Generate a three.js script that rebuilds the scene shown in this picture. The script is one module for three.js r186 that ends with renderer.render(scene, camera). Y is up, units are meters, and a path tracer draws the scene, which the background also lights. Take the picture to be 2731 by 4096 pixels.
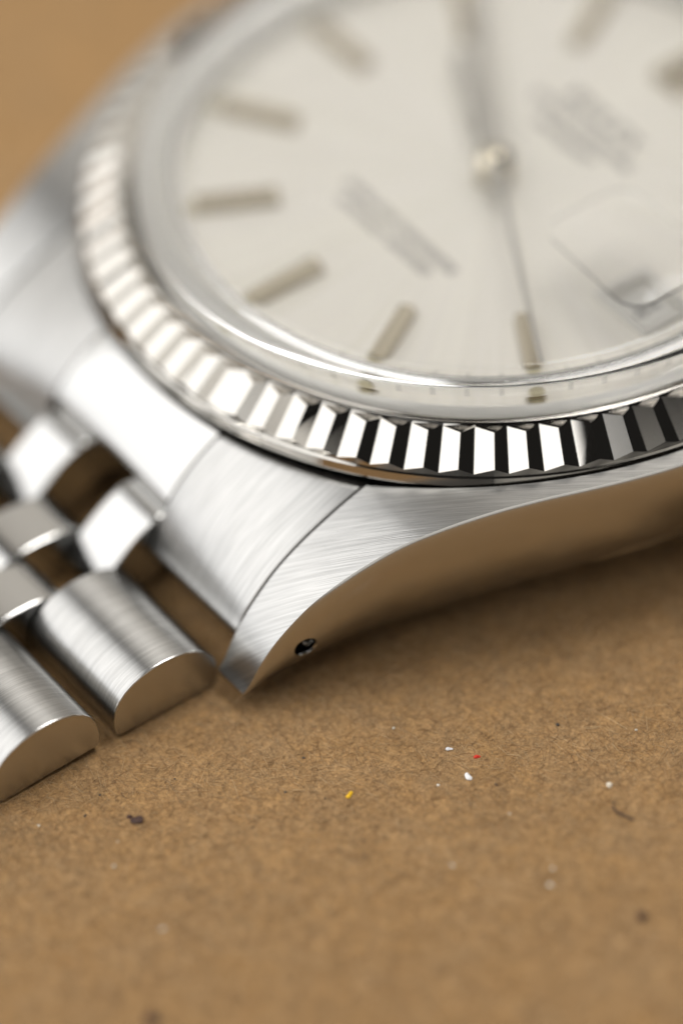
import * as THREE from 'three';
import { mergeGeometries, toCreasedNormals, mergeVertices } from 'three/addons/utils/BufferGeometryUtils.js';
import { RectAreaLightUniformsLib } from 'three/addons/lights/RectAreaLightUniformsLib.js';

// ------------------------------------------------------------------ camera, light, exposure
// All shapes are laid out in millimetres in the watch's own axes (x to 3 o'clock, y up, z to 6 o'clock,
// origin on the board under the dial's centre) and turned to metres by MM.
const MM = 0.001;
const scene = new THREE.Scene();
scene.background = new THREE.Color(0.02, 0.019, 0.018);
const camera = new THREE.PerspectiveCamera(12, 682 / 1024, 0.02, 5);
camera.position.set(122.962, 136.790, 88.599).multiplyScalar(MM);
camera.up.set(-0.54391, 0.71467, -0.43978);
camera.lookAt(new THREE.Vector3(11.216, 7, 15.889).multiplyScalar(MM));
camera.focus = 0.1862;
camera.userData.fStop = 11.2;
scene.add(camera);

RectAreaLightUniformsLib.init();
const renderer = new THREE.WebGLRenderer({ antialias: true });
renderer.toneMapping = THREE.LinearToneMapping;
renderer.toneMappingExposure = 1.0;
renderer.shadowMap.enabled = true;

const dirOf = (az, el) => {
  const a = THREE.MathUtils.degToRad(az), e = THREE.MathUtils.degToRad(el);
  return new THREE.Vector3(Math.sin(a) * Math.cos(e), Math.sin(e), Math.cos(a) * Math.cos(e));
};
function softbox(name, label, az, el, dist, w, h, radiance, tint) {
  const at = dirOf(az, el).multiplyScalar(dist).add(new THREE.Vector3(0.008, 0, 0.012));
  const light = new THREE.RectAreaLight(new THREE.Color(...tint), radiance, w, h);
  light.name = name + '_light';
  light.position.copy(at);
  light.lookAt(0.008, 0.004, 0.012);
  scene.add(light);
  const g = new THREE.Group();
  g.name = name;
  g.position.copy(at);
  g.lookAt(0.008, 0.004, 0.012);            // +z of the group looks at the watch
  g.userData = { label, category: 'studio lamp' };
  const front = new THREE.Mesh(new THREE.PlaneGeometry(w, h), new THREE.MeshStandardMaterial({ color: 0xf4f4f0, roughness: 0.9, emissive: new THREE.Color(...tint), emissiveIntensity: 0.05 }));
  front.name = 'lamp_diffuser';
  front.position.z = -0.004;
  const sh = new THREE.BufferGeometry(), a = w / 2 + 0.01, b = h / 2 + 0.01, c = 0.10, d = -0.3;
  const P = [[-a, -b, 0.0], [a, -b, 0.0], [a, b, 0.0], [-a, b, 0.0], [-c, -c, d], [c, -c, d], [c, c, d], [-c, c, d]];
  sh.setAttribute('position', new THREE.Float32BufferAttribute(P.flat(), 3));
  sh.setIndex([0, 1, 5, 0, 5, 4, 1, 2, 6, 1, 6, 5, 2, 3, 7, 2, 7, 6, 3, 0, 4, 3, 4, 7, 4, 5, 6, 4, 6, 7]);
  const shell = new THREE.Mesh(toCreasedNormals(sh, 0.2), new THREE.MeshStandardMaterial({ color: 0x0b0b0b, roughness: 0.8, side: THREE.DoubleSide }));
  shell.name = 'lamp_housing';
  g.add(front, shell);
  scene.add(g);
}
softbox('softbox_lamp', 'tall white softbox with black housing facing the six o\'clock end of the watch', -25, 41, 0.6, 0.84, 0.8, 1.85, [0.985, 0.99, 1.0]);
softbox('side_lamp', 'soft medium lamp with black housing low beside the seven o\'clock lug', -86, 20, 0.7, 0.8, 0.4, 0.65, [1.0, 0.98, 0.95]);
softbox('overhead_lamp', 'small bright square lamp with black housing hanging high above the watch', -166, 67, 0.75, 0.3, 0.3, 11.0, [1.0, 0.975, 0.94]);
softbox('back_lamp', 'dim warm lamp with black housing standing behind the nine o\'clock side of the watch', -138, 40, 0.8, 0.8, 0.5, 0.36, [1.0, 0.93, 0.84]);
softbox('fill_lamp', 'small dim fill lamp with black housing low on the crown side of the watch', 78, 15, 0.7, 0.7, 0.3, 0.6, [1.0, 0.96, 0.9]);
softbox('strip_lamp', 'very dim narrow strip lamp with black housing above the camera side', 52, 64, 0.75, 0.2, 0.07, 0.42, [1.0, 1.0, 1.0]);

// ------------------------------------------------------------------ helpers
function rng(seed) { let a = seed >>> 0; return () => { a = (a + 0x6D2B79F5) >>> 0; let t = a; t = Math.imul(t ^ (t >>> 15), t | 1); t ^= t + Math.imul(t ^ (t >>> 7), t | 61); return ((t ^ (t >>> 14)) >>> 0) / 4294967296; }; }
const smooth = (t) => t * t * (3 - 2 * t);
const clamp = (v, a, b) => Math.min(b, Math.max(a, v));
function curve(points) {                        // monotone cubic through (t, value), even or odd left to the caller
  const x = points.map((p) => p[0]), y = points.map((p) => p[1]), n = x.length, d = [], m = [];
  for (let i = 0; i < n - 1; i++) d.push((y[i + 1] - y[i]) / (x[i + 1] - x[i]));
  m[0] = d[0]; m[n - 1] = d[n - 2];
  for (let i = 1; i < n - 1; i++) m[i] = d[i - 1] * d[i] <= 0 ? 0 : 2 * d[i - 1] * d[i] / (d[i - 1] + d[i]);
  return (t) => {
    if (t <= x[0]) return y[0] + m[0] * (t - x[0]);
    if (t >= x[n - 1]) return y[n - 1] + m[n - 1] * (t - x[n - 1]);
    let i = 0; while (t > x[i + 1]) i++;
    const h = x[i + 1] - x[i], s = (t - x[i]) / h, s2 = s * s, s3 = s2 * s;
    return (2 * s3 - 3 * s2 + 1) * y[i] + (s3 - 2 * s2 + s) * h * m[i] + (-2 * s3 + 3 * s2) * y[i + 1] + (s3 - s2) * h * m[i + 1];
  };
}
class Tris {                                     // a soup of quads and triangles with uv, in millimetres
  constructor() { this.p = []; this.t = []; }
  tri(a, b, c, ua, ub, uc) { this.p.push(...a, ...b, ...c); this.t.push(...(ua ?? [0, 0]), ...(ub ?? [0, 0]), ...(uc ?? [0, 0])); }
  quad(a, b, c, d, ua, ub, uc, ud) { this.tri(a, b, c, ua, ub, uc); this.tri(a, c, d, ua, uc, ud); }
  grid(rows, uvs) {                              // rows[i][j] -> [x,y,z]; the front is on the left of rows going up, columns going right
    for (let i = 0; i < rows.length - 1; i++) for (let j = 0; j < rows[i].length - 1; j++)
      this.quad(rows[i][j], rows[i][j + 1], rows[i + 1][j + 1], rows[i + 1][j], uvs?.[i][j], uvs?.[i][j + 1], uvs?.[i + 1][j + 1], uvs?.[i + 1][j]);
  }
  geometry(crease = 0.6) {
    const g = new THREE.BufferGeometry();
    g.setAttribute('position', new THREE.Float32BufferAttribute(this.p, 3));
    g.setAttribute('uv', new THREE.Float32BufferAttribute(this.t, 2));
    return metres(toCreasedNormals(g, crease));
  }
}
const metres = (g) => g.scale(MM, MM, MM);
function put(parent, name, geometry, material, label) {
  const m = new THREE.Mesh(geometry, material);
  m.name = name; m.castShadow = m.receiveShadow = true;
  if (label) m.userData.label = label;
  parent.add(m);
  return m;
}
function numbered(used, name) { const k = used[name] = (used[name] ?? -1) + 1; return k ? name + '_' + String(k).padStart(3, '0') : name; }
const taken = {};
function thing(name, label, category, group) {
  const g = new THREE.Group();
  g.name = numbered(taken, name);
  g.userData = { label, category };
  if (group) g.userData.group = group;
  scene.add(g);
  return g;
}
function dataTexture(data, w, h, srgb) {
  const t = new THREE.DataTexture(data, w, h, THREE.RGBAFormat, THREE.UnsignedByteType);
  t.wrapS = t.wrapT = THREE.RepeatWrapping; t.magFilter = THREE.LinearFilter; t.minFilter = THREE.LinearMipmapLinearFilter; t.generateMipmaps = true;
  if (srgb) t.colorSpace = THREE.SRGBColorSpace;
  t.needsUpdate = true;
  return t;
}

// ------------------------------------------------------------------ textures of metal: brush lines run along v, differ along u
function brushTexture(seed, lo, hi, mean) {
  const w = 1024, h = 512, R = rng(seed), v = new Float32Array(w * h);
  for (let k = 0; k < 22000; k++) {
    const x0 = R() * w, len = 50 + R() * R() * 260, y0 = R() * h, amp = (R() - 0.5) * (R() < 0.06 ? 2.4 : 1), wid = 0.5 + R() * 0.9 + (R() < 0.06 ? 2 * R() : 0), slant = (R() - 0.5) * 0.006;
    for (let s = 0; s < len; s++) {
      const e = Math.sin(Math.PI * s / len), y = Math.floor(y0 + s) % h, xc = x0 + slant * s;
      for (let i = Math.floor(xc - 6); i <= xc + 7; i++) { const d = (i - xc) / wid; v[y * w + ((i % w) + w) % w] += amp * e * Math.exp(-d * d); }
    }
  }
  const out = new Uint8Array(w * h * 4);
  for (let i = 0; i < w * h; i++) { const c = clamp(Math.round(255 * clamp(mean + v[i] * 0.16, lo, hi)), 0, 255); out[i * 4] = out[i * 4 + 1] = out[i * 4 + 2] = c; out[i * 4 + 3] = 255; }
  return dataTexture(out, w, h);
}
const brushA = brushTexture(11, 0, 1, 0.5);
brushA.repeat.set(1 / 12, 1 / 10);                // uv are millimetres: one tile is 12 by 10 mm
function wearTexture(seed) {                      // hairline scratches and pits of handled polished metal
  const w = 1024, R = rng(seed), v = new Float32Array(w * w).fill(0.5);
  for (let k = 0; k < 420; k++) {
    const a = R() * Math.PI * 2, len = 10 + R() * R() * 160, amp = -(0.08 + 0.3 * R() * R());
    let x = R() * w, y = R() * w, t = a;
    for (let s = 0; s < len; s++) { x += Math.cos(t); y += Math.sin(t); t += (R() - 0.5) * 0.01; v[(((y | 0) + w) % w) * w + (((x | 0) + w) % w)] += amp * Math.sin(Math.PI * s / len); }
  }
  for (let k = 0; k < 260; k++) {
    const cx = R() * w, cy = R() * w, r = 0.8 + R() * R() * 4, amp = -(0.15 + 0.35 * R());
    for (let y = Math.floor(cy - r * 2); y <= cy + r * 2; y++) for (let x = Math.floor(cx - r * 2); x <= cx + r * 2; x++) { const d = ((x - cx) ** 2 + (y - cy) ** 2) / (r * r); v[((y + w) % w) * w + ((x + w) % w)] += amp * Math.exp(-d); }
  }
  const out = new Uint8Array(w * w * 4);
  for (let i = 0; i < w * w; i++) { const c = clamp(Math.round(255 * v[i]), 0, 255); out[i * 4] = out[i * 4 + 1] = out[i * 4 + 2] = c; out[i * 4 + 3] = 255; }
  return dataTexture(out, w, w);
}
const wear = wearTexture(5);
wear.repeat.set(1 / 22, 1 / 22);

const brushC = brushTexture(29, 0.74, 1, 0.88);   // brush lines that take more or less light
brushC.repeat.set(1 / 12, 1 / 10);
const steelColor = new THREE.Color(0.5, 0.497, 0.485);
const M = {
  brushed: new THREE.MeshPhysicalMaterial({ color: steelColor, metalness: 1, roughness: 0.29, anisotropy: 0.6, map: brushC, bumpMap: brushA, bumpScale: 0.000006 }),
  polished: new THREE.MeshPhysicalMaterial({ color: steelColor, metalness: 1, roughness: 0.12, bumpMap: wear, bumpScale: 0.000002 }),
  satin: new THREE.MeshPhysicalMaterial({ color: steelColor, metalness: 1, roughness: 0.26, bumpMap: wear, bumpScale: 0.000002 }),
  flank: new THREE.MeshPhysicalMaterial({ color: steelColor, metalness: 1, roughness: 0.2, bumpMap: wear, bumpScale: 0.000002 }),
  whiteGold: new THREE.MeshPhysicalMaterial({ color: new THREE.Color(0.54, 0.52, 0.48), metalness: 1, roughness: 0.05, bumpMap: wear, bumpScale: 0.000006 }),
  crystal: new THREE.MeshPhysicalMaterial({ color: 0xffffff, roughness: 0, metalness: 0, transmission: 1, thickness: 0.0015, ior: 1.49 }),
  rehaut: new THREE.MeshStandardMaterial({ color: new THREE.Color(0.66, 0.65, 0.61), metalness: 0.3, roughness: 0.35 }),
  marker: new THREE.MeshPhysicalMaterial({ color: new THREE.Color(0.52, 0.475, 0.38), metalness: 1, roughness: 0.14 }),
  hand: new THREE.MeshPhysicalMaterial({ color: new THREE.Color(0.5, 0.49, 0.46), metalness: 1, roughness: 0.4 }),
  ink: new THREE.MeshStandardMaterial({ color: 0x14130f, roughness: 0.6 }),
};

// ------------------------------------------------------------------ the board
function board() {
  const n = 2048, R = rng(77), v = new Float32Array(n * n), rel = new Float32Array(n * n), hue = new Float32Array(n * n), TILE = 52;
  // cloudy pulp
  const noise = (cells, amp, into) => {
    const g = new Float32Array(cells * cells).map(() => R() * 2 - 1);
    for (let y = 0; y < n; y++) for (let x = 0; x < n; x++) {
      const fx = x / n * cells, fy = y / n * cells, x0 = Math.floor(fx), y0 = Math.floor(fy), sx = smooth(fx - x0), sy = smooth(fy - y0), x1 = (x0 + 1) % cells, y1 = (y0 + 1) % cells;
      const a = g[y0 * cells + x0] * (1 - sx) + g[y0 * cells + x1] * sx, b = g[y1 * cells + x0] * (1 - sx) + g[y1 * cells + x1] * sx;
      into[y * n + x] += amp * (a * (1 - sy) + b * sy);
    }
  };
  noise(14, 0.03, v); noise(48, 0.045, v); noise(160, 0.09, v); noise(420, 0.18, v); noise(900, 0.3, v); noise(40, 0.5, hue); noise(150, 0.5, hue); noise(200, 0.15, rel); noise(520, 0.3, rel);
  // fibres pressed into the sheet
  for (let k = 0; k < 46000; k++) {
    let x = R() * n, y = R() * n, t = R() * Math.PI * 2;
    const len = 8 + R() * R() * 60, amp = (R() < 0.5 ? 1 : -1) * (0.08 + 0.24 * R()), bend = (R() - 0.5) * 0.06, wide = R() < 0.3, lift = (R() - 0.35) * 0.4;
    for (let s = 0; s < len; s++) {
      x += Math.cos(t); y += Math.sin(t); t += bend * 0.3 + (R() - 0.5) * 0.08;
      const i = (((y | 0) % n + n) % n) * n + (((x | 0) % n + n) % n);
      v[i] += amp * 0.7; rel[i] += lift;
      if (wide) v[(i + 1) % (n * n)] += amp * 0.5;
    }
  }
  const col = new Uint8Array(n * n * 4), hgt = new Uint8Array(n * n * 4), c = new THREE.Color();
  for (let i = 0; i < n * n; i++) {
    const k = clamp(1 + 0.85 * v[i], 0.35, 1.75), h = hue[i];
    c.setRGB(0.325 * k * (1 + 0.04 * h), 0.194 * k, 0.082 * k * (1 - 0.10 * h)).convertLinearToSRGB();
    col[i * 4] = clamp(c.r * 255, 0, 255); col[i * 4 + 1] = clamp(c.g * 255, 0, 255); col[i * 4 + 2] = clamp(c.b * 255, 0, 255); col[i * 4 + 3] = 255;
    const b = clamp(128 + 150 * rel[i], 0, 255); hgt[i * 4] = hgt[i * 4 + 1] = hgt[i * 4 + 2] = b; hgt[i * 4 + 3] = 255;
  }
  const map = dataTexture(col, n, n, true), bump = dataTexture(hgt, n, n);
  map.repeat.set(1 / TILE, 1 / TILE); bump.repeat.set(1 / TILE, 1 / TILE);
  const g = new THREE.BoxGeometry(700, 3, 700); // a thick sheet of greyboard
  g.translate(0, -1.5, 0);
  const p = g.attributes.position, uv = g.attributes.uv;
  for (let i = 0; i < p.count; i++) uv.setXY(i, p.getX(i) + 7, p.getZ(i) + 3);
  const m = put(scene, 'cardboard_sheet', metres(g), new THREE.MeshStandardMaterial({ map, bumpMap: bump, bumpScale: 0.00004, roughness: 0.95 }));
  m.userData = { kind: 'structure', label: 'brown fibrous cardboard sheet under the watch', category: 'cardboard' };
}
board();

// ------------------------------------------------------------------ the watch
const watch = thing('wristwatch', 'steel wristwatch with fluted bezel, pale silver dial and five piece link bracelet', 'wristwatch');

// ---- case: two flanks with their lugs, and the drum between them
const yTop = curve([[0, 7.0], [4, 6.99], [8, 6.92], [10.5, 6.78], [12.3, 6.57], [13.76, 6.29], [14.6, 6.06], [16, 5.56], [17.3, 4.98], [18.26, 4.40], [18.94, 3.84], [19.72, 3.08], [20.2, 2.50], [20.6, 1.90], [21.0, 1.20], [21.3, 0.86]]);
const yBot = curve([[0, 2.6], [5, 2.45], [10, 1.9], [14, 1.42], [17, 1.1], [19, 0.92], [21.3, 0.70]]);
const xOut = curve([[0, 17.72], [2, 17.6], [4.2, 17.22], [6, 16.68], [7.8, 16.0], [9.6, 15.24], [11.2, 14.6], [13.2, 13.85], [15.03, 13.2], [16.4, 12.82], [17.7, 12.5], [18.8, 12.22], [19.6, 12.03], [20.3, 11.87], [20.8, 11.77], [21.3, 11.66]]);
const HOLE_R = 17.1;
const xIn = (z) => Math.max(10.0, Math.abs(z) < HOLE_R ? Math.sqrt(HOLE_R * HOLE_R - z * z) : 0);
function caseSide(sign) {
  const zs = [];
  const zEnd = 21.3, zCorner = Math.sqrt(HOLE_R ** 2 - 100);
  const half = [];
  for (let i = 0; i <= 40; i++) half.push(zCorner * i / 40);
  for (let i = 1; i <= 44; i++) half.push(zCorner + (zEnd - zCorner) * i / 44);
  for (let i = half.length - 1; i > 0; i--) zs.push(-half[i]);
  zs.push(...half);
  const sections = zs.map((z) => {
    const a = Math.abs(z), yt = yTop(a), yb = Math.min(yBot(a), yt - 0.1), h = yt - yb, xo = xOut(a), xi = xIn(a);
    const b = 0.2 * clamp(h / 4, 0.12, 1), d1 = Math.min(1.0, 0.3 * h), flank = [];
    for (let k = 0; k <= 8; k++) { const s = k / 8; flank.push([xo + b * Math.sin(s * Math.PI / 2), yt - d1 * (1 - Math.cos(s * Math.PI / 2)) * 0.55 - d1 * s * 0.45, z]); }
    const tuck = 0.95 * clamp(h / 4.2, 0.05, 1);
    for (let k = 1; k <= 16; k++) { const s = k / 16; flank.push([xo + b - tuck * Math.pow(s, 2.4), yt - d1 - (h - d1) * (s - 0.12 * s * s * s * (s - 1)), z]); }
    return { top: [[xi, yt, z], [xi + (xo - xi) * 0.25, yt, z], [xi + (xo - xi) * 0.5, yt, z], [xi + (xo - xi) * 0.75, yt, z], [xo, yt, z]], flank, bottom: [flank[flank.length - 1], [xi, yb, z]], inner: [[xi, yb, z], [xi, yt, z]] };
  });
  const brush = new Tris(), polish = new Tris(), bore = new Tris();
  const uvTop = (p) => [0.75 * p[0] - 0.345 * p[1] + 0.563 * p[2], 0.586 * p[0] - 0.05 * p[1] - 0.81 * p[2]], uvSide = (p) => [p[2], p[1]];
  const grid = (into, rows, uvf) => into.grid(rows, rows.map((r) => r.map(uvf)));
  grid(brush, sections.map((s) => s.top), uvTop);
  for (const key of ['bottom', 'inner']) grid(polish, sections.map((s) => s[key]), uvSide);
  // the flank, with a drilled hole near either lug tip
  const zHole = 18.69, yHole = 2.30, rHole = 0.48, K = sections[0].flank.length - 1;
  const flankX = (z, y) => {                       // the flank's surface over (z, y)
    let i = 0; while (i < zs.length - 2 && z > zs[i + 1]) i++;
    const t = (z - zs[i]) / (zs[i + 1] - zs[i]);
    const at = (f) => { let k = 0; while (k < K - 1 && y < f[k + 1][1]) k++; const q = (y - f[k][1]) / (f[k + 1][1] - f[k][1]); return f[k][0] + (f[k + 1][0] - f[k][0]) * q; };
    return at(sections[i].flank) * (1 - t) + at(sections[i + 1].flank) * t;
  };
  const nearest = (list, v) => list.reduce((b, x, i) => Math.abs(x - v) < Math.abs(list[b] - v) ? i : b, 0);
  const blocks = [1, -1].map((sg) => {
    const zc = sg * zHole, i0 = nearest(zs, zc - 0.85), i1 = nearest(zs, zc + 0.85), mid = sections[nearest(zs, zc)].flank.map((p) => p[1]);
    return { zc, i0, i1, k0: nearest(mid, yHole + 0.85), k1: nearest(mid, yHole - 0.8) };
  });
  for (let i = 0; i < sections.length - 1; i++) for (let k = 0; k < K; k++) {
    if (blocks.some((b) => i >= b.i0 && i < b.i1 && k >= b.k0 && k < b.k1)) continue;
    const a = sections[i].flank, b = sections[i + 1].flank;
    polish.quad(a[k], a[k + 1], b[k + 1], b[k], uvSide(a[k]), uvSide(a[k + 1]), uvSide(b[k + 1]), uvSide(b[k]));
  }
  for (const b of blocks) {
    const loop = [];
    for (let i = b.i0; i < b.i1; i++) loop.push(sections[i].flank[b.k0]);
    for (let k = b.k0; k < b.k1; k++) loop.push(sections[b.i1].flank[k]);
    for (let i = b.i1; i > b.i0; i--) loop.push(sections[i].flank[b.k1]);
    for (let k = b.k1; k > b.k0; k--) loop.push(sections[b.i0].flank[k]);
    loop.push(loop[0]);
    const rowAt = (t) => loop.map((p) => { if (t === 0) return p; const a = Math.atan2(p[1] - yHole, p[2] - b.zc), z = p[2] + (b.zc + rHole * Math.cos(a) - p[2]) * t, y = p[1] + (yHole + rHole * Math.sin(a) - p[1]) * t; return [flankX(z, y), y, z]; });
    grid(polish, [0, 0.35, 0.7, 0.93, 1].map(rowAt), uvSide);
    const lip = rowAt(1), in1 = lip.map((p) => [p[0] - 0.05, yHole + (p[1] - yHole) * 0.94, b.zc + (p[2] - b.zc) * 0.94]), in2 = in1.map((p) => [10.35, p[1], p[2]]), in3 = in2.map((p) => [10.35, yHole, b.zc]);
    grid(polish, [lip, in1], uvSide); grid(bore, [in1, in2, in3], uvSide);
  }
  for (const [s, flip] of [[sections[0], true], [sections[sections.length - 1], false]]) {
    const loop = [...s.top, ...s.flank.slice(1), s.bottom[1]], c = [(s.top[0][0] + s.top[4][0]) / 2, (s.top[0][1] + s.bottom[1][1]) / 2, s.top[0][2]];
    for (let k = 0; k < loop.length; k++) { const a = loop[k], b = loop[(k + 1) % loop.length]; flip ? polish.tri(c, b, a) : polish.tri(c, a, b); }
  }
  const build = (T) => {
    if (sign < 0) { for (let i = 0; i < T.p.length; i += 3) T.p[i] = -T.p[i]; for (let i = 0; i < T.p.length; i += 9) for (let k = 0; k < 3; k++) [T.p[i + 3 + k], T.p[i + 6 + k]] = [T.p[i + 6 + k], T.p[i + 3 + k]]; for (let i = 0; i < T.t.length; i += 6) for (let k = 0; k < 2; k++) [T.t[i + 2 + k], T.t[i + 4 + k]] = [T.t[i + 4 + k], T.t[i + 2 + k]]; }
    return T.geometry(0.45);
  };
  const mesh = put(watch, 'case_side', mergeGeometries([build(brush), build(polish), build(bore)], true), [M.brushed, M.flank, M.polished], sign > 0 ? 'brushed lug top over a polished flank with a drilled lug hole' : undefined);
  for (const s of [1, -1]) {
    const pin = new THREE.LatheGeometry([[0.0001, 0.14], [0.06, 0.12], [0.1, 0.06], [0.11, 0], [0.11, -0.6]].map(([r, y]) => new THREE.Vector2(r, y)), 20);
    pin.rotateZ(-sign * Math.PI / 2); pin.translate(sign * 11.82, 2.03, s * 18.46);
    put(mesh, 'spring_bar_tip', metres(pin), M.satin);
  }
}
caseSide(1); caseSide(-1);
const lathe = (pts, seg = 180, crease = 0.5) => metres(toCreasedNormals(new THREE.LatheGeometry(pts.map(([r, y]) => new THREE.Vector2(r, y)), seg), crease));
put(watch, 'case_middle', lathe([[0.001, 1.6], [14.6, 1.6], [15.0, 2.3], [15.7, 2.8], [16.4, 3.2], [16.4, 6.95], [13.9, 6.95], [13.9, 6.0], [0.001, 6.0]]), M.satin);
put(watch, 'case_back', lathe([[0.001, 0.02], [11.6, 0.02], [12.6, 0.35], [13.2, 0.9], [13.3, 1.7], [0.001, 1.7]]), M.satin);

// ---- fluted bezel
function bezel() {
  const N = 78, step = Math.PI * 2 / N, phase = THREE.MathUtils.degToRad(22.29), T = new Tris(), R = rng(8);
  const ring = (r, y, a) => [r * Math.sin(a), y, r * Math.cos(a)];
  // each flute: valley, then the two edges of a narrow worn flat on the ridge
  const cols = [], kind = []; for (let k = 0; k < N; k++) { const a = phase + k * step; cols.push(a, a + step * 0.565, a + step * 0.60); kind.push(0, 1, 1); }
  cols.push(phase + Math.PI * 2); kind.push(0);
  const jag = cols.map(() => (R() - 0.5) * 0.02); jag[cols.length - 1] = jag[0];
  const row = (f) => cols.map((a, k) => { const [r, y] = f(kind[k] === 1, jag[k]); return ring(r, y, a); });
  const profile = [
    (_) => [16.3, 6.58], (_) => [16.93, 6.58], (_) => [17.0, 6.62], (_) => [17.01, 6.69], (_) => [16.93, 7.02], (_) => [16.87, 7.1],
    (ridge, j) => [16.85, (ridge ? 7.42 : 7.2) + j],            // ridge and valley lines all meet in one point of the axis, so that the cuts are flat
    (ridge, j) => { const y = (ridge ? 7.42 : 7.2) + j; return [16.85 - (8.2 - y) * 16.85 / (17.8 - y), 8.2]; },
    (_) => [15.20, 8.26], (_) => [15.10, 8.26], (_) => [14.88, 8.19], (_) => [14.84, 8.21], (_) => [14.70, 8.14], (_) => [14.70, 7.2],
  ];
  const rows = profile.map(row), uv = rows.map((r) => r.map((p, j) => [j * 0.45, p[1] * 1.6 + Math.hypot(p[0], p[2])]));
  T.grid(rows, uv);
  put(watch, 'bezel', T.geometry(0.2), M.whiteGold, 'white metal bezel cut with fine radial flutes');
}
bezel();

// ---- dial, markers, date
const DIAL_Y = 7.25;
function dial() {
  const S = 2048, cv = document.createElement('canvas'); cv.width = cv.height = S;
  const c = cv.getContext('2d'), px = (mm) => mm * S / 27.4, cx = S / 2;
  c.fillStyle = '#f3efe6'; c.fillRect(0, 0, S, S);
  { const R = rng(91); for (let k = 0; k < 900; k++) { const a = R() * Math.PI * 2, w = 0.004 + R() * 0.02; c.fillStyle = R() < 0.5 ? 'rgba(255,253,246,0.06)' : 'rgba(196,188,172,0.05)'; c.beginPath(); c.moveTo(cx, cx); c.lineTo(cx + S * Math.cos(a), cx + S * Math.sin(a)); c.lineTo(cx + S * Math.cos(a + w), cx + S * Math.sin(a + w)); c.fill(); } }
  c.fillStyle = '#2b2a27'; c.textAlign = 'center'; c.textBaseline = 'middle';
  const line = (text, size, y, width, family) => { c.font = `bold ${Math.round(px(size))}px ${family}`; const w = c.measureText(text).width; c.save(); c.translate(cx, cx + px(y)); c.scale(px(width) / w, 1); c.fillText(text, 0, 0); c.restore(); };
  line('SUPERLATIVE CHRONOMETER', 0.62, 4.75, 7.2, 'sans-serif');
  line('OFFICIALLY CERTIFIED', 0.62, 5.55, 6.0, 'sans-serif');
  line('ROLEX', 1.05, -5.6, 4.6, 'serif');
  line('OYSTER PERPETUAL', 0.72, -4.5, 6.4, 'sans-serif');
  line('DATEJUST', 0.72, -3.6, 3.6, 'sans-serif');
  // minute track
  c.strokeStyle = '#3a3833';
  for (let k = 0; k < 60; k++) { const a = k * Math.PI / 30; c.lineWidth = px(0.04); c.beginPath(); c.moveTo(cx + px(12.5) * Math.sin(a), cx - px(12.5) * Math.cos(a)); c.lineTo(cx + px(12.95) * Math.sin(a), cx - px(12.95) * Math.cos(a)); c.stroke(); }
  const map = new THREE.CanvasTexture(cv); map.colorSpace = THREE.SRGBColorSpace; map.magFilter = THREE.LinearFilter;
  const sh = new THREE.Shape(); sh.absarc(0, 0, 13.55, 0, Math.PI * 2);
  const win = new THREE.Path(); win.moveTo(8.4, -1.0); win.lineTo(8.4, 1.0); win.lineTo(11.1, 1.0); win.lineTo(11.1, -1.0); win.closePath(); sh.holes.push(win);
  const g = new THREE.ExtrudeGeometry(sh, { depth: 0.35, bevelEnabled: false, curveSegments: 120 });
  g.rotateX(-Math.PI / 2);
  const p = g.attributes.position, uv = g.attributes.uv;
  for (let i = 0; i < p.count; i++) uv.setXY(i, 0.5 + p.getX(i) / 27.4, 0.5 - p.getZ(i) / 27.4);
  g.translate(0, DIAL_Y - 0.35, 0);
  const d = put(watch, 'dial', metres(g), new THREE.MeshPhysicalMaterial({ map, roughness: 0.45, metalness: 0.05, clearcoat: 0.2, clearcoatRoughness: 0.25 }), 'pale silver dial with printed text and baton hour markers');
  // hour markers: faceted batons; two at twelve, the date window in place of three
  const baton = (w, len) => {
    const T = new Tris(), a = w / 2, b = w / 2 - 0.07, h = 0.5, l = len / 2;
    const lo = [[-a, 0, l], [a, 0, l], [a, 0, -l], [-a, 0, -l]], hi = [[-b, h, l - 0.1], [b, h, l - 0.1], [b, h, -l + 0.1], [-b, h, -l + 0.1]];
    for (let k = 0; k < 4; k++) { const n = (k + 1) % 4; T.quad(lo[k], lo[n], hi[n], hi[k]); }
    const r0 = [0, h + 0.035, l - 0.12], r1 = [0, h + 0.035, -l + 0.12];
    T.quad(hi[1], hi[2], r1, r0); T.quad(hi[3], hi[0], r0, r1); T.tri(hi[0], hi[1], r0); T.tri(hi[2], hi[3], r1);
    return T.geometry(0.1);
  };
  const single = baton(0.72, 3.55), pair = baton(0.72, 3.55);
  for (let h = 1; h <= 12; h++) {
    if (h === 3) continue;
    const a = -h * Math.PI / 6, list = h === 12 ? [-0.48, 0.48] : [0];
    for (const off of list) {
      const m = put(d, 'hour_marker', h === 12 ? pair : single, M.marker);
      m.rotation.y = a;
      m.position.set(off, DIAL_Y + 0.001, -10.5).applyAxisAngle(new THREE.Vector3(0, 1, 0), 0);
      const v = new THREE.Vector3(off, 0, -10.5).applyAxisAngle(new THREE.Vector3(0, 1, 0), a);
      m.position.set(v.x * MM, (DIAL_Y + 0.002) * MM, v.z * MM);
    }
    // lume plot at the marker's outer end
    const dot = new THREE.CylinderGeometry(0.28, 0.3, 0.12, 20), q = new THREE.Vector3(0, 0, -12.62).applyAxisAngle(new THREE.Vector3(0, 1, 0), a);
    dot.translate(q.x, DIAL_Y + 0.062, q.z);
    put(d, 'lume_dot', metres(dot), new THREE.MeshStandardMaterial({ color: new THREE.Color(0.55, 0.5, 0.33), roughness: 0.8 }));
  }
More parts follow.
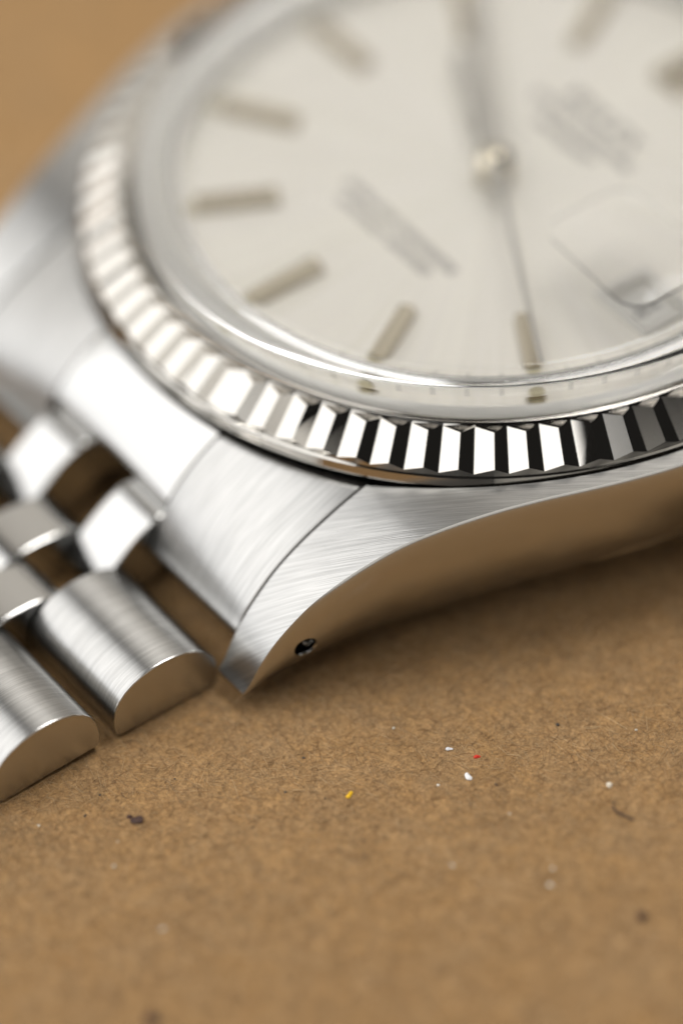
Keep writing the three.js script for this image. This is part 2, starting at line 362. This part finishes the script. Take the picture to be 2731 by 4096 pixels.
  // date window frame and disc
  const fr = new THREE.Shape([[8.15, -1.25], [11.35, -1.25], [11.35, 1.25], [8.15, 1.25]].map(([x, y]) => new THREE.Vector2(x, y)));
  fr.holes.push(new THREE.Path([[8.42, -0.98], [8.42, 0.98], [11.08, 0.98], [11.08, -0.98]].map(([x, y]) => new THREE.Vector2(x, y))));
  const fg = new THREE.ExtrudeGeometry(fr, { depth: 0.12, bevelEnabled: true, bevelSize: 0.04, bevelThickness: 0.04, bevelSegments: 1 });
  fg.rotateX(-Math.PI / 2); fg.translate(0, DIAL_Y + 0.01, 0);
  put(d, 'date_frame', metres(fg), M.rehaut);
  const dc = document.createElement('canvas'); dc.width = 256; dc.height = 192;
  const x = dc.getContext('2d'); x.fillStyle = '#efeee8'; x.fillRect(0, 0, 256, 192); x.fillStyle = '#191919'; x.font = '150px sans-serif'; x.textAlign = 'center'; x.textBaseline = 'middle'; x.fillText('4', 128, 100);
  const dm = new THREE.CanvasTexture(dc); dm.colorSpace = THREE.SRGBColorSpace; dm.magFilter = THREE.LinearFilter;
  const dg = new THREE.PlaneGeometry(2.9, 2.2); dg.rotateX(-Math.PI / 2); dg.translate(9.75, DIAL_Y - 0.2, 0);
  put(d, 'date_disc', metres(dg), new THREE.MeshStandardMaterial({ map: dm, roughness: 0.5 }));
}
dial();
put(watch, 'inner_flange', lathe([[14.6, 6.9], [14.6, 7.98], [13.3, 7.98], [13.18, 7.86], [13.08, 7.22], [13.08, 6.95]]), M.rehaut);

// ---- hands
function hands() {
  const strip = (name, y, a, pts, h, mat) => {
    const s = new THREE.Shape(pts.map(([x, z]) => new THREE.Vector2(x, z)));
    const g = new THREE.ExtrudeGeometry(s, { depth: h, bevelEnabled: true, bevelSize: 0.05, bevelThickness: 0.04, bevelSegments: 1, curveSegments: 12 });
    g.rotateX(-Math.PI / 2); g.rotateY(-a); g.translate(0, y, 0);
    return put(watch, name, metres(toCreasedNormals(g, 0.3)), mat);
  };
  const turn = (h) => h * Math.PI / 6;
  strip('hour_hand', DIAL_Y + 0.55, turn(9.86), [[-0.3, -1.6], [0.3, -1.6], [0.26, 7.0], [0.1, 7.4], [-0.1, 7.4], [-0.26, 7.0]], 0.1, M.hand);
  strip('minute_hand', DIAL_Y + 0.85, turn(10.1), [[-0.26, -1.8], [0.26, -1.8], [0.22, 11.2], [0.08, 11.7], [-0.08, 11.7], [-0.22, 11.2]], 0.1, M.hand);
  strip('second_hand', DIAL_Y + 1.12, turn(3.96), [[-0.2, -4.2], [0.2, -4.2], [0.16, -0.5], [0.09, 0], [0.05, 12.4], [-0.05, 12.4], [-0.09, 0], [-0.16, -0.5]], 0.06, M.hand);
  put(watch, 'hand_pinion', lathe([[0.78, DIAL_Y], [0.78, DIAL_Y + 1.05], [0.6, DIAL_Y + 1.15], [0.42, DIAL_Y + 1.3], [0.3, DIAL_Y + 1.36], [0.001, DIAL_Y + 1.38]], 40), M.marker);
}
hands();

// ---- crystal with its date lens
const domeY = (r) => 10.35 - 0.0042 * r * r;
function crystal() {
  const out = [[14.66, 7.88], [14.66, 8.98]];
  for (let k = 1; k <= 10; k++) { const a = k / 10 * 1.2; out.push([14.66 - 0.55 * (1 - Math.cos(a)), 8.98 + 0.55 * Math.sin(a)]); }
  for (let k = 0; k <= 14; k++) { const r = 13.75 * (1 - k / 14); out.push([Math.max(r, 0.0005), domeY(r)]); }
  const inn = [];
  for (let k = 0; k <= 14; k++) { const r = 12.65 * k / 14; inn.push([Math.max(r, 0.0005), 9.12 - 0.0034 * r * r]); }
  for (let k = 1; k <= 6; k++) { const a = k / 6 * Math.PI / 2; inn.push([12.65 + 0.42 * Math.sin(a), 8.576 - 0.42 * (1 - Math.cos(a))]); }
  inn.push([13.1, 7.88], [14.66, 7.88]);
  const c = put(watch, 'crystal', lathe([...out, ...inn], 200, 0.7), M.crystal, 'clear domed crystal');
  // lens: rounded rectangle with a convex top, set on the dome
  const hx = 2.95, hz = 2.2, rc = 1.1, cx = 8.85, T = new Tris(), rings = 9, per = [];
  const corner = (ox, oz, a0) => { for (let k = 0; k <= 8; k++) { const a = a0 + k / 8 * Math.PI / 2; per.push([ox + rc * Math.cos(a), oz + rc * Math.sin(a)]); } };
  corner(hx - rc, hz - rc, 0); corner(-hx + rc, hz - rc, Math.PI / 2); corner(-hx + rc, -hz + rc, Math.PI); corner(hx - rc, -hz + rc, Math.PI * 1.5);
  per.push(per[0]);
  const at = (p, s, y) => { const x = cx + p[0] * s, z = p[1] * s; return [x, domeY(Math.hypot(x, z)) + y, z]; };
  const rows = [per.map((p) => at(p, 1, -0.04)), per.map((p) => at(p, 1, 0.06))];
  for (let k = 1; k <= rings; k++) { const s = 1 - k / rings; rows.push(per.map((p) => at(p, Math.max(s, 0.0001), 0.06 + 0.12 * (1 - s * s)))); }
  T.grid(rows.map((r) => [...r].reverse()));
  const base = per.map((p) => at(p, 1, -0.04)), mid = at([0, 0], 0, -0.04);
  for (let k = 0; k < base.length - 1; k++) T.tri(mid, base[k], base[k + 1]);
  put(c, 'date_lens', T.geometry(0.5), M.crystal);
}
crystal();

// ---- crown
function crown() {
  const pts = [], n = 40, T = new Tris(), rows = [];
  const sec = (x, r, knurl) => { const row = []; for (let k = 0; k <= n * 2; k++) { const a = k * Math.PI / n, q = r - (knurl && k % 2 ? 0.16 : 0); row.push([x, 4.7 + q * Math.cos(a), q * Math.sin(a)]); } return row; };
  for (const [x, r, k] of [[17.2, 2.2, 0], [18.3, 2.2, 0], [18.3, 2.9, 0], [18.6, 3.05, 1], [20.9, 3.05, 1], [21.3, 2.85, 0], [21.6, 2.2, 0], [21.7, 0.01, 0]]) rows.push(sec(x, r, k));
  T.grid(rows);
  put(watch, 'winding_crown', T.geometry(0.25), M.polished);
}
crown();

// ---- bracelet
const gProfile = curve([[0, 0], [0.115, 0.05], [0.35, 0.185], [0.555, 0.335], [0.705, 0.485], [0.81, 0.62], [0.93, 0.82], [1, 1]]);
function endLink(parent, x0, x1, zFront, material, name) {
  const T = new Tris(), nx = 24, ns = 30, rowsT = [], uvT = [], bev = 0.12;
  const top = (x, s) => { const z0 = Math.sqrt(16.9 ** 2 - x * x), z = z0 + (20.15 - z0) * s; return [x, 6.32 - (6.32 - 2.42) * gProfile(s), z]; };
  const xs = [x0, x0 + 0.04]; for (let i = 1; i < nx; i++) xs.push(x0 + bev + (x1 - x0 - 2 * bev) * i / nx); xs.push(x1 - 0.04, x1);
  const sections = xs.map((x, i) => {
    const edge = i === 0 || i === xs.length - 1 ? 0.09 : i === 1 || i === xs.length - 2 ? 0.02 : 0, pts = [];
    const z0 = Math.sqrt(16.9 ** 2 - x * x), sMax = Math.min(1, (zFront - z0) / (20.15 - z0));
    for (let k = 0; k <= ns; k++) { const p = top(x, sMax * k / ns); p[1] -= edge; if (k < 2) p[1] -= (1 - k / 2) * 0.12; pts.push(p); }
    const e = pts[pts.length - 1];
    for (let k = 1; k <= 6; k++) { const a = k / 6 * 1.9; pts.push([x, e[1] - 0.26 * Math.sin(a) - 0.16 * (1 - Math.cos(a)), e[2] + 0.2 * Math.sin(a) * (1 - 0.35 * a) + 0.02]); }
    const f = pts[pts.length - 1];
    pts.push([x, Math.min(f[1] - 0.1, 1.75), f[2] - 0.25], [x, 0.5, f[2] - 0.7], [x, 0.5, 15.5], [x, 1.6, 14], [x, pts[0][1], pts[0][2]]);
    return pts;
  });
  const uvs = sections.map((s) => { let l = 0; return s.map((p, k) => { if (k) l += Math.hypot(p[1] - s[k - 1][1], p[2] - s[k - 1][2]); return [p[0] + 31, l]; }); });
  T.grid(sections.map((s) => [...s].reverse()), uvs.map((s) => [...s].reverse()));
  for (const [s, flip] of [[sections[0], true], [sections[sections.length - 1], false]]) {
    const c = [s[0][0], 3.2, 17.2];
    for (let k = 0; k < s.length - 1; k++) flip ? T.tri(c, s[k + 1], s[k]) : T.tri(c, s[k], s[k + 1]);
  }
  return put(parent, name, T.geometry(0.5), material);
}
// half-round link: section in (z, y) about its own base, drawn out along x with rounded ends
const linkSection = [], beadSection = [];
{
  const flat = [[2.30, 0.12], [2.38, 0.5], [2.38, 1.2], [2.3, 1.6], [2.1, 1.92], [1.75, 2.14], [1.25, 2.29], [0.65, 2.37], [0, 2.4]];
  beadSection.push(...flat);
  for (let i = flat.length - 2; i >= 0; i--) beadSection.push([-flat[i][0], flat[i][1]]);
  beadSection.push([-2.1, 0], [2.1, 0]);
  const half = [[2.36, 0.12], [2.42, 0.4], [2.42, 0.9], [2.34, 1.32], [2.16, 1.72], [1.86, 2.06], [1.46, 2.33], [0.98, 2.52], [0.5, 2.63], [0, 2.66]];
  for (const p of half) linkSection.push(p);
  for (let i = half.length - 2; i >= 0; i--) linkSection.push([-half[i][0], half[i][1]]);
  linkSection.push([-2.2, 0], [2.2, 0]);
}
function linkGeometry(x0, x1, bevel, section = linkSection, dim = 1) {
  const side = new Tris(), caps = new Tris(), L = [...section, section[0]], c = [0, 1.1];
  const inset = (p, d) => { const dz = p[0] - c[0], dy = p[1] - c[1], l = Math.hypot(dz, dy); return [(p[0] - dz / l * d) * dim, p[1] - dy / l * d]; };
  const xs = [[x0, bevel], [x0 + bevel * 0.3, bevel * 0.3], [x0 + bevel, 0], [x0 + bevel * 1.7, 0], [(x0 + x1) / 2, 0], [x1 - bevel * 1.7, 0], [x1 - bevel, 0], [x1 - bevel * 0.3, bevel * 0.3], [x1, bevel]];
  const rows = xs.map(([x, d]) => L.map((p) => { const q = inset(p, d); return [x, q[1], q[0]]; }));
  let l = 0; const arc = L.map((p, k) => { if (k) l += Math.hypot(p[0] - L[k - 1][0], p[1] - L[k - 1][1]); return l; });
  side.grid(rows, rows.map((r, i) => r.map((p, k) => [xs[i][0] + 40, arc[k]])));
  for (const [r, flip] of [[rows[0], true], [rows[rows.length - 1], false]]) { const m = [r[0][0], 1.1, 0]; for (let k = 0; k < r.length - 1; k++) flip ? caps.tri(m, r[k], r[k + 1], [0, 1.1], [r[k][2], r[k][1]], [r[k + 1][2], r[k + 1][1]]) : caps.tri(m, r[k + 1], r[k], [0, 1.1], [r[k + 1][2], r[k + 1][1]], [r[k][2], r[k][1]]); }
  const g = mergeGeometries([side.geometry(0.55), caps.geometry(0.3)], true);
  return g;
}
function bracelet(turn) {
  const used = [];
  const hold = (m) => { if (turn) { m.rotation.y = Math.PI; m.position.x *= -1; m.position.z *= -1; m.rotation.x *= -1; } return m; };
  const L = (x0, x1) => x1 - x0;
  hold(endLink(watch, 4.04, 9.9, 20.15, M.brushed, 'end_link_side')).userData.label = 'brushed side of the end link between the lugs';
  hold(endLink(watch, -9.9, -4.04, 20.15, M.brushed, 'end_link_side')).userData.label = 'brushed side of the end link between the lugs';
  hold(endLink(watch, -3.98, 3.98, 19.2, M.polished, 'end_link_centre')).userData.label = 'polished middle of the end link';
  const rowsOuter = [[23.72, 0.10, -1.5], [29.18, 0.16, 2.6], [34.6, 0.06, 0]], rowsInner = [[19.95, 0.72, 37], [26.45, 0.12, 1.0], [31.9, 0.1, 0.5]];
  // tubes that the links turn on, in the gaps between them
  for (const [z, y, r, half] of [[22.1, 0.6, 0.45, 4.3], [25.1, 0.6, 0.45, 4.3], [27.85, 0.6, 0.45, 4.3], [30.55, 0.6, 0.45, 4.3]]) {
    const g = new THREE.CylinderGeometry(r, r, half * 2, 28); g.rotateZ(Math.PI / 2);
    const m = put(watch, 'link_tube', metres(g), M.satin); m.position.set(0, y * MM, z * MM); hold(m);
  }
  const place = (m, x, [z, y, tilt]) => { m.position.set(x * MM, y * MM, z * MM); m.rotation.x = THREE.MathUtils.degToRad(tilt); return hold(m); };
  for (const r of rowsOuter) {
    for (const s of [1, -1]) place(put(watch, 'outer_link', outerGeo[s], [M.brushed, M.satin]), s * 7.0, r);
    place(put(watch, 'centre_link', beadGeo, [M.polished, M.polished]), 0, r);
  }
  for (const r of rowsInner) for (const s of [1, -1]) place(put(watch, 'centre_link', beadGeo, [M.polished, M.polished]), s * 2.68, r);
}
const outerGeo = { 1: linkGeometry(-2.93, 2.93, 0.06), [-1]: linkGeometry(-2.93, 2.93, 0.06) };
const beadGeo = linkGeometry(-1.26, 1.26, 0.11, beadSection);
bracelet(false); bracelet(true);

// ------------------------------------------------------------------ loose fibres and flecks on the board
function fibres() {
  const R = rng(314), pts = [], seg = 4, T = new Tris();
  const path = (s) => [s - 0.5, 0.05 * Math.sin(s * Math.PI), 0.03 * Math.sin(s * 2.6)];
  const ringAt = (s) => { const c = path(s), r = 0.5 * (1 - 0.5 * Math.abs(2 * s - 1)); return [0, 1, 2, 3].map((k) => { const a = k % 3 * Math.PI * 2 / 3; return [c[0], c[1] + r * Math.cos(a) * 0.05, c[2] + r * Math.sin(a) * 0.05]; }); };
  const rows = []; for (let k = 0; k <= seg; k++) rows.push(ringAt(k / seg));
  T.grid(rows);
  const n = 110000, mesh = new THREE.InstancedMesh(T.geometry(1.2), new THREE.MeshStandardMaterial({ roughness: 0.9 }), n);
  const o = new THREE.Object3D(), c = new THREE.Color();
  for (let i = 0; i < n; i++) {
    const x = 6 + R() * 36, z = 2 + R() * 44, len = 0.18 + R() * R() * 1.1, w = 0.10 + R() * 0.16;
    o.position.set(x * MM, R() * 0.035 * MM, z * MM);
    o.rotation.set((R() - 0.5) * 0.9, R() * Math.PI * 2, (R() - 0.5) * 0.3);
    const thick = R() < 0.1 ? 1.7 : 1;
    o.scale.set(len * (thick > 1 ? 1.5 : 1), w * thick, w * thick);
    o.updateMatrix(); mesh.setMatrixAt(i, o.matrix);
    const k = 0.6 + R() * 0.9, pale = R();
    pale > 0.6 ? c.setRGB(0.54 * k, 0.39 * k, 0.22 * k) : pale < 0.08 ? c.setRGB(0.16 * k, 0.085 * k, 0.04 * k) : c.setRGB(0.36 * k, 0.217 * k, 0.10 * k);
    mesh.setColorAt(i, c);
  }
  mesh.name = 'cardboard_fibres'; mesh.castShadow = mesh.receiveShadow = true;
  mesh.userData = { kind: 'stuff', label: 'loose paper fibres standing up from the brown cardboard', category: 'fibres' };
  scene.add(mesh);
}
fibres();

function flake(seed, sx, sy, sz) {
  const R = rng(seed), g = new THREE.IcosahedronGeometry(0.5, 2), p = g.attributes.position, k = [R() * 6, R() * 6, R() * 6];
  for (let i = 0; i < p.count; i++) {
    const x = p.getX(i), y = p.getY(i), z = p.getZ(i), f = 1 + 0.28 * Math.sin(5 * x + k[0]) + 0.22 * Math.sin(6 * z + k[1]) + 0.18 * Math.sin(7 * y + k[2]);
    p.setXYZ(i, x * f * sx, y * f * sy, z * f * sz);
  }
  return metres(toCreasedNormals(g, 0.5));
}
function fleck(name, label, x, z, size, rgb, seed, category, group, flat = 0.5) {
  size *= 0.8;
  const m = put(scene, numbered(taken, name), flake(seed, size, size * flat, size * (0.7 + 0.05 * (seed % 7))), new THREE.MeshStandardMaterial({ color: new THREE.Color(...rgb), roughness: 0.7 }));
  m.position.set(x * MM, size * flat * 0.35 * MM, z * MM);
  m.rotation.y = seed;
  m.userData = { label, category };
  if (group) m.userData.group = group;
}
fleck('red_fleck', 'tiny bright red fleck on the cardboard near the white flecks', 19.30, 15.78, 0.275, [0.75, 0.04, 0.02], 1, 'fleck');
fleck('yellow_fleck', 'tiny bright yellow fleck alone on the cardboard in front of the lug tip', 17.87, 20.77, 0.325, [0.85, 0.5, 0.01], 2, 'fleck');
fleck('white_fleck', 'largest bright white fleck beside the red fleck', 19.91, 16.71, 0.375, [0.85, 0.85, 0.85], 3, 'fleck');
fleck('white_fleck', 'small white fleck between the red fleck and the lug', 18.33, 16.38, 0.25, [0.7, 0.7, 0.72], 4, 'fleck');
fleck('white_fleck', 'very small white fleck between the yellow fleck and the largest white fleck', 19.55, 17.85, 0.12, [0.8, 0.78, 0.7], 5, 'fleck');
fleck('cream_fleck', 'cream wedge shaped fleck near the curved dark hair', 23.64, 12.76, 0.30, [0.8, 0.72, 0.58], 6, 'fleck');
fleck('brown_chip', 'dark brown ragged bark chip on the cardboard near the bracelet links', 13.91, 27.86, 0.52, [0.05, 0.022, 0.016], 9, 'chip', null, 0.4);
fleck('brown_chip', 'small dark brown chip beside the bark chip', 13.55, 27.95, 0.26, [0.07, 0.03, 0.02], 12, 'chip', null, 0.4);
fleck('dark_splinter', 'large blurred dark brown splinter lying away from the watch', 29.52, 15.96, 0.5, [0.05, 0.018, 0.012], 10, 'splinter', null, 0.6);
fleck('dark_splinter', 'blurred dark splinter at the open end of the cardboard below the bracelet', 22.34, 32.92, 0.55, [0.06, 0.025, 0.016], 13, 'splinter', null, 0.5);
const pale = 'pale paper flecks scattered on the cardboard', paleLabel = 'small pale fleck of paper scattered on the brown cardboard';
[[18.98, 30.14, 0.22], [15.24, 29.8, 0.16], [23.13, 19.86, 0.18], [14.3, 29.0, 0.1], [26.2, 17.6, 0.22], [22.4, 16.6, 0.1], [25.6, 17.0, 0.16], [11.75, 30.9, 0.12], [16.1, 17.4, 0.16], [22.0, 10.2, 0.14]].forEach(([x, z, s], i) => fleck('pale_fleck', paleLabel, x, z, s, [0.7, 0.66, 0.56], 20 + i, 'fleck', pale));
const dark = 'dark specks scattered on the cardboard', darkLabel = 'tiny dark speck of pulp on the brown cardboard';
[[20.05, 21.7, 0.12], [20.72, 22.15, 0.16], [28.56, 19.68, 0.2], [12.43, 29.22, 0.18], [20.9, 16.1, 0.14], [21.1, 17.5, 0.12], [16.2, 22.6, 0.12], [17.4, 21.6, 0.09], [15.2, 21.0, 0.12], [19.9, 12.4, 0.2], [21.8, 12.2, 0.1], [16.9, 24.6, 0.12], [13.0, 25.5, 0.1], [24.4, 13.2, 0.1], [11.9, 28.2, 0.1]].forEach(([x, z, s], i) => fleck('dark_speck', darkLabel, x, z, s, [0.05, 0.045, 0.04], 40 + i, 'speck', dark));
// a curved dark hair
{
  const c = new THREE.CatmullRomCurve3([[24.55, 0.06, 13.35], [24.9, 0.09, 13.42], [25.25, 0.07, 13.3], [25.6, 0.05, 13.15]].map((p) => new THREE.Vector3(...p)));
  const m = put(scene, numbered(taken, 'dark_hair'), metres(new THREE.TubeGeometry(c, 24, 0.035, 6)), new THREE.MeshStandardMaterial({ color: new THREE.Color(0.05, 0.03, 0.025), roughness: 0.6 }));
  m.userData = { label: 'short curved dark hair on the cardboard near the cream fleck', category: 'hair' };
}

renderer.render(scene, camera);
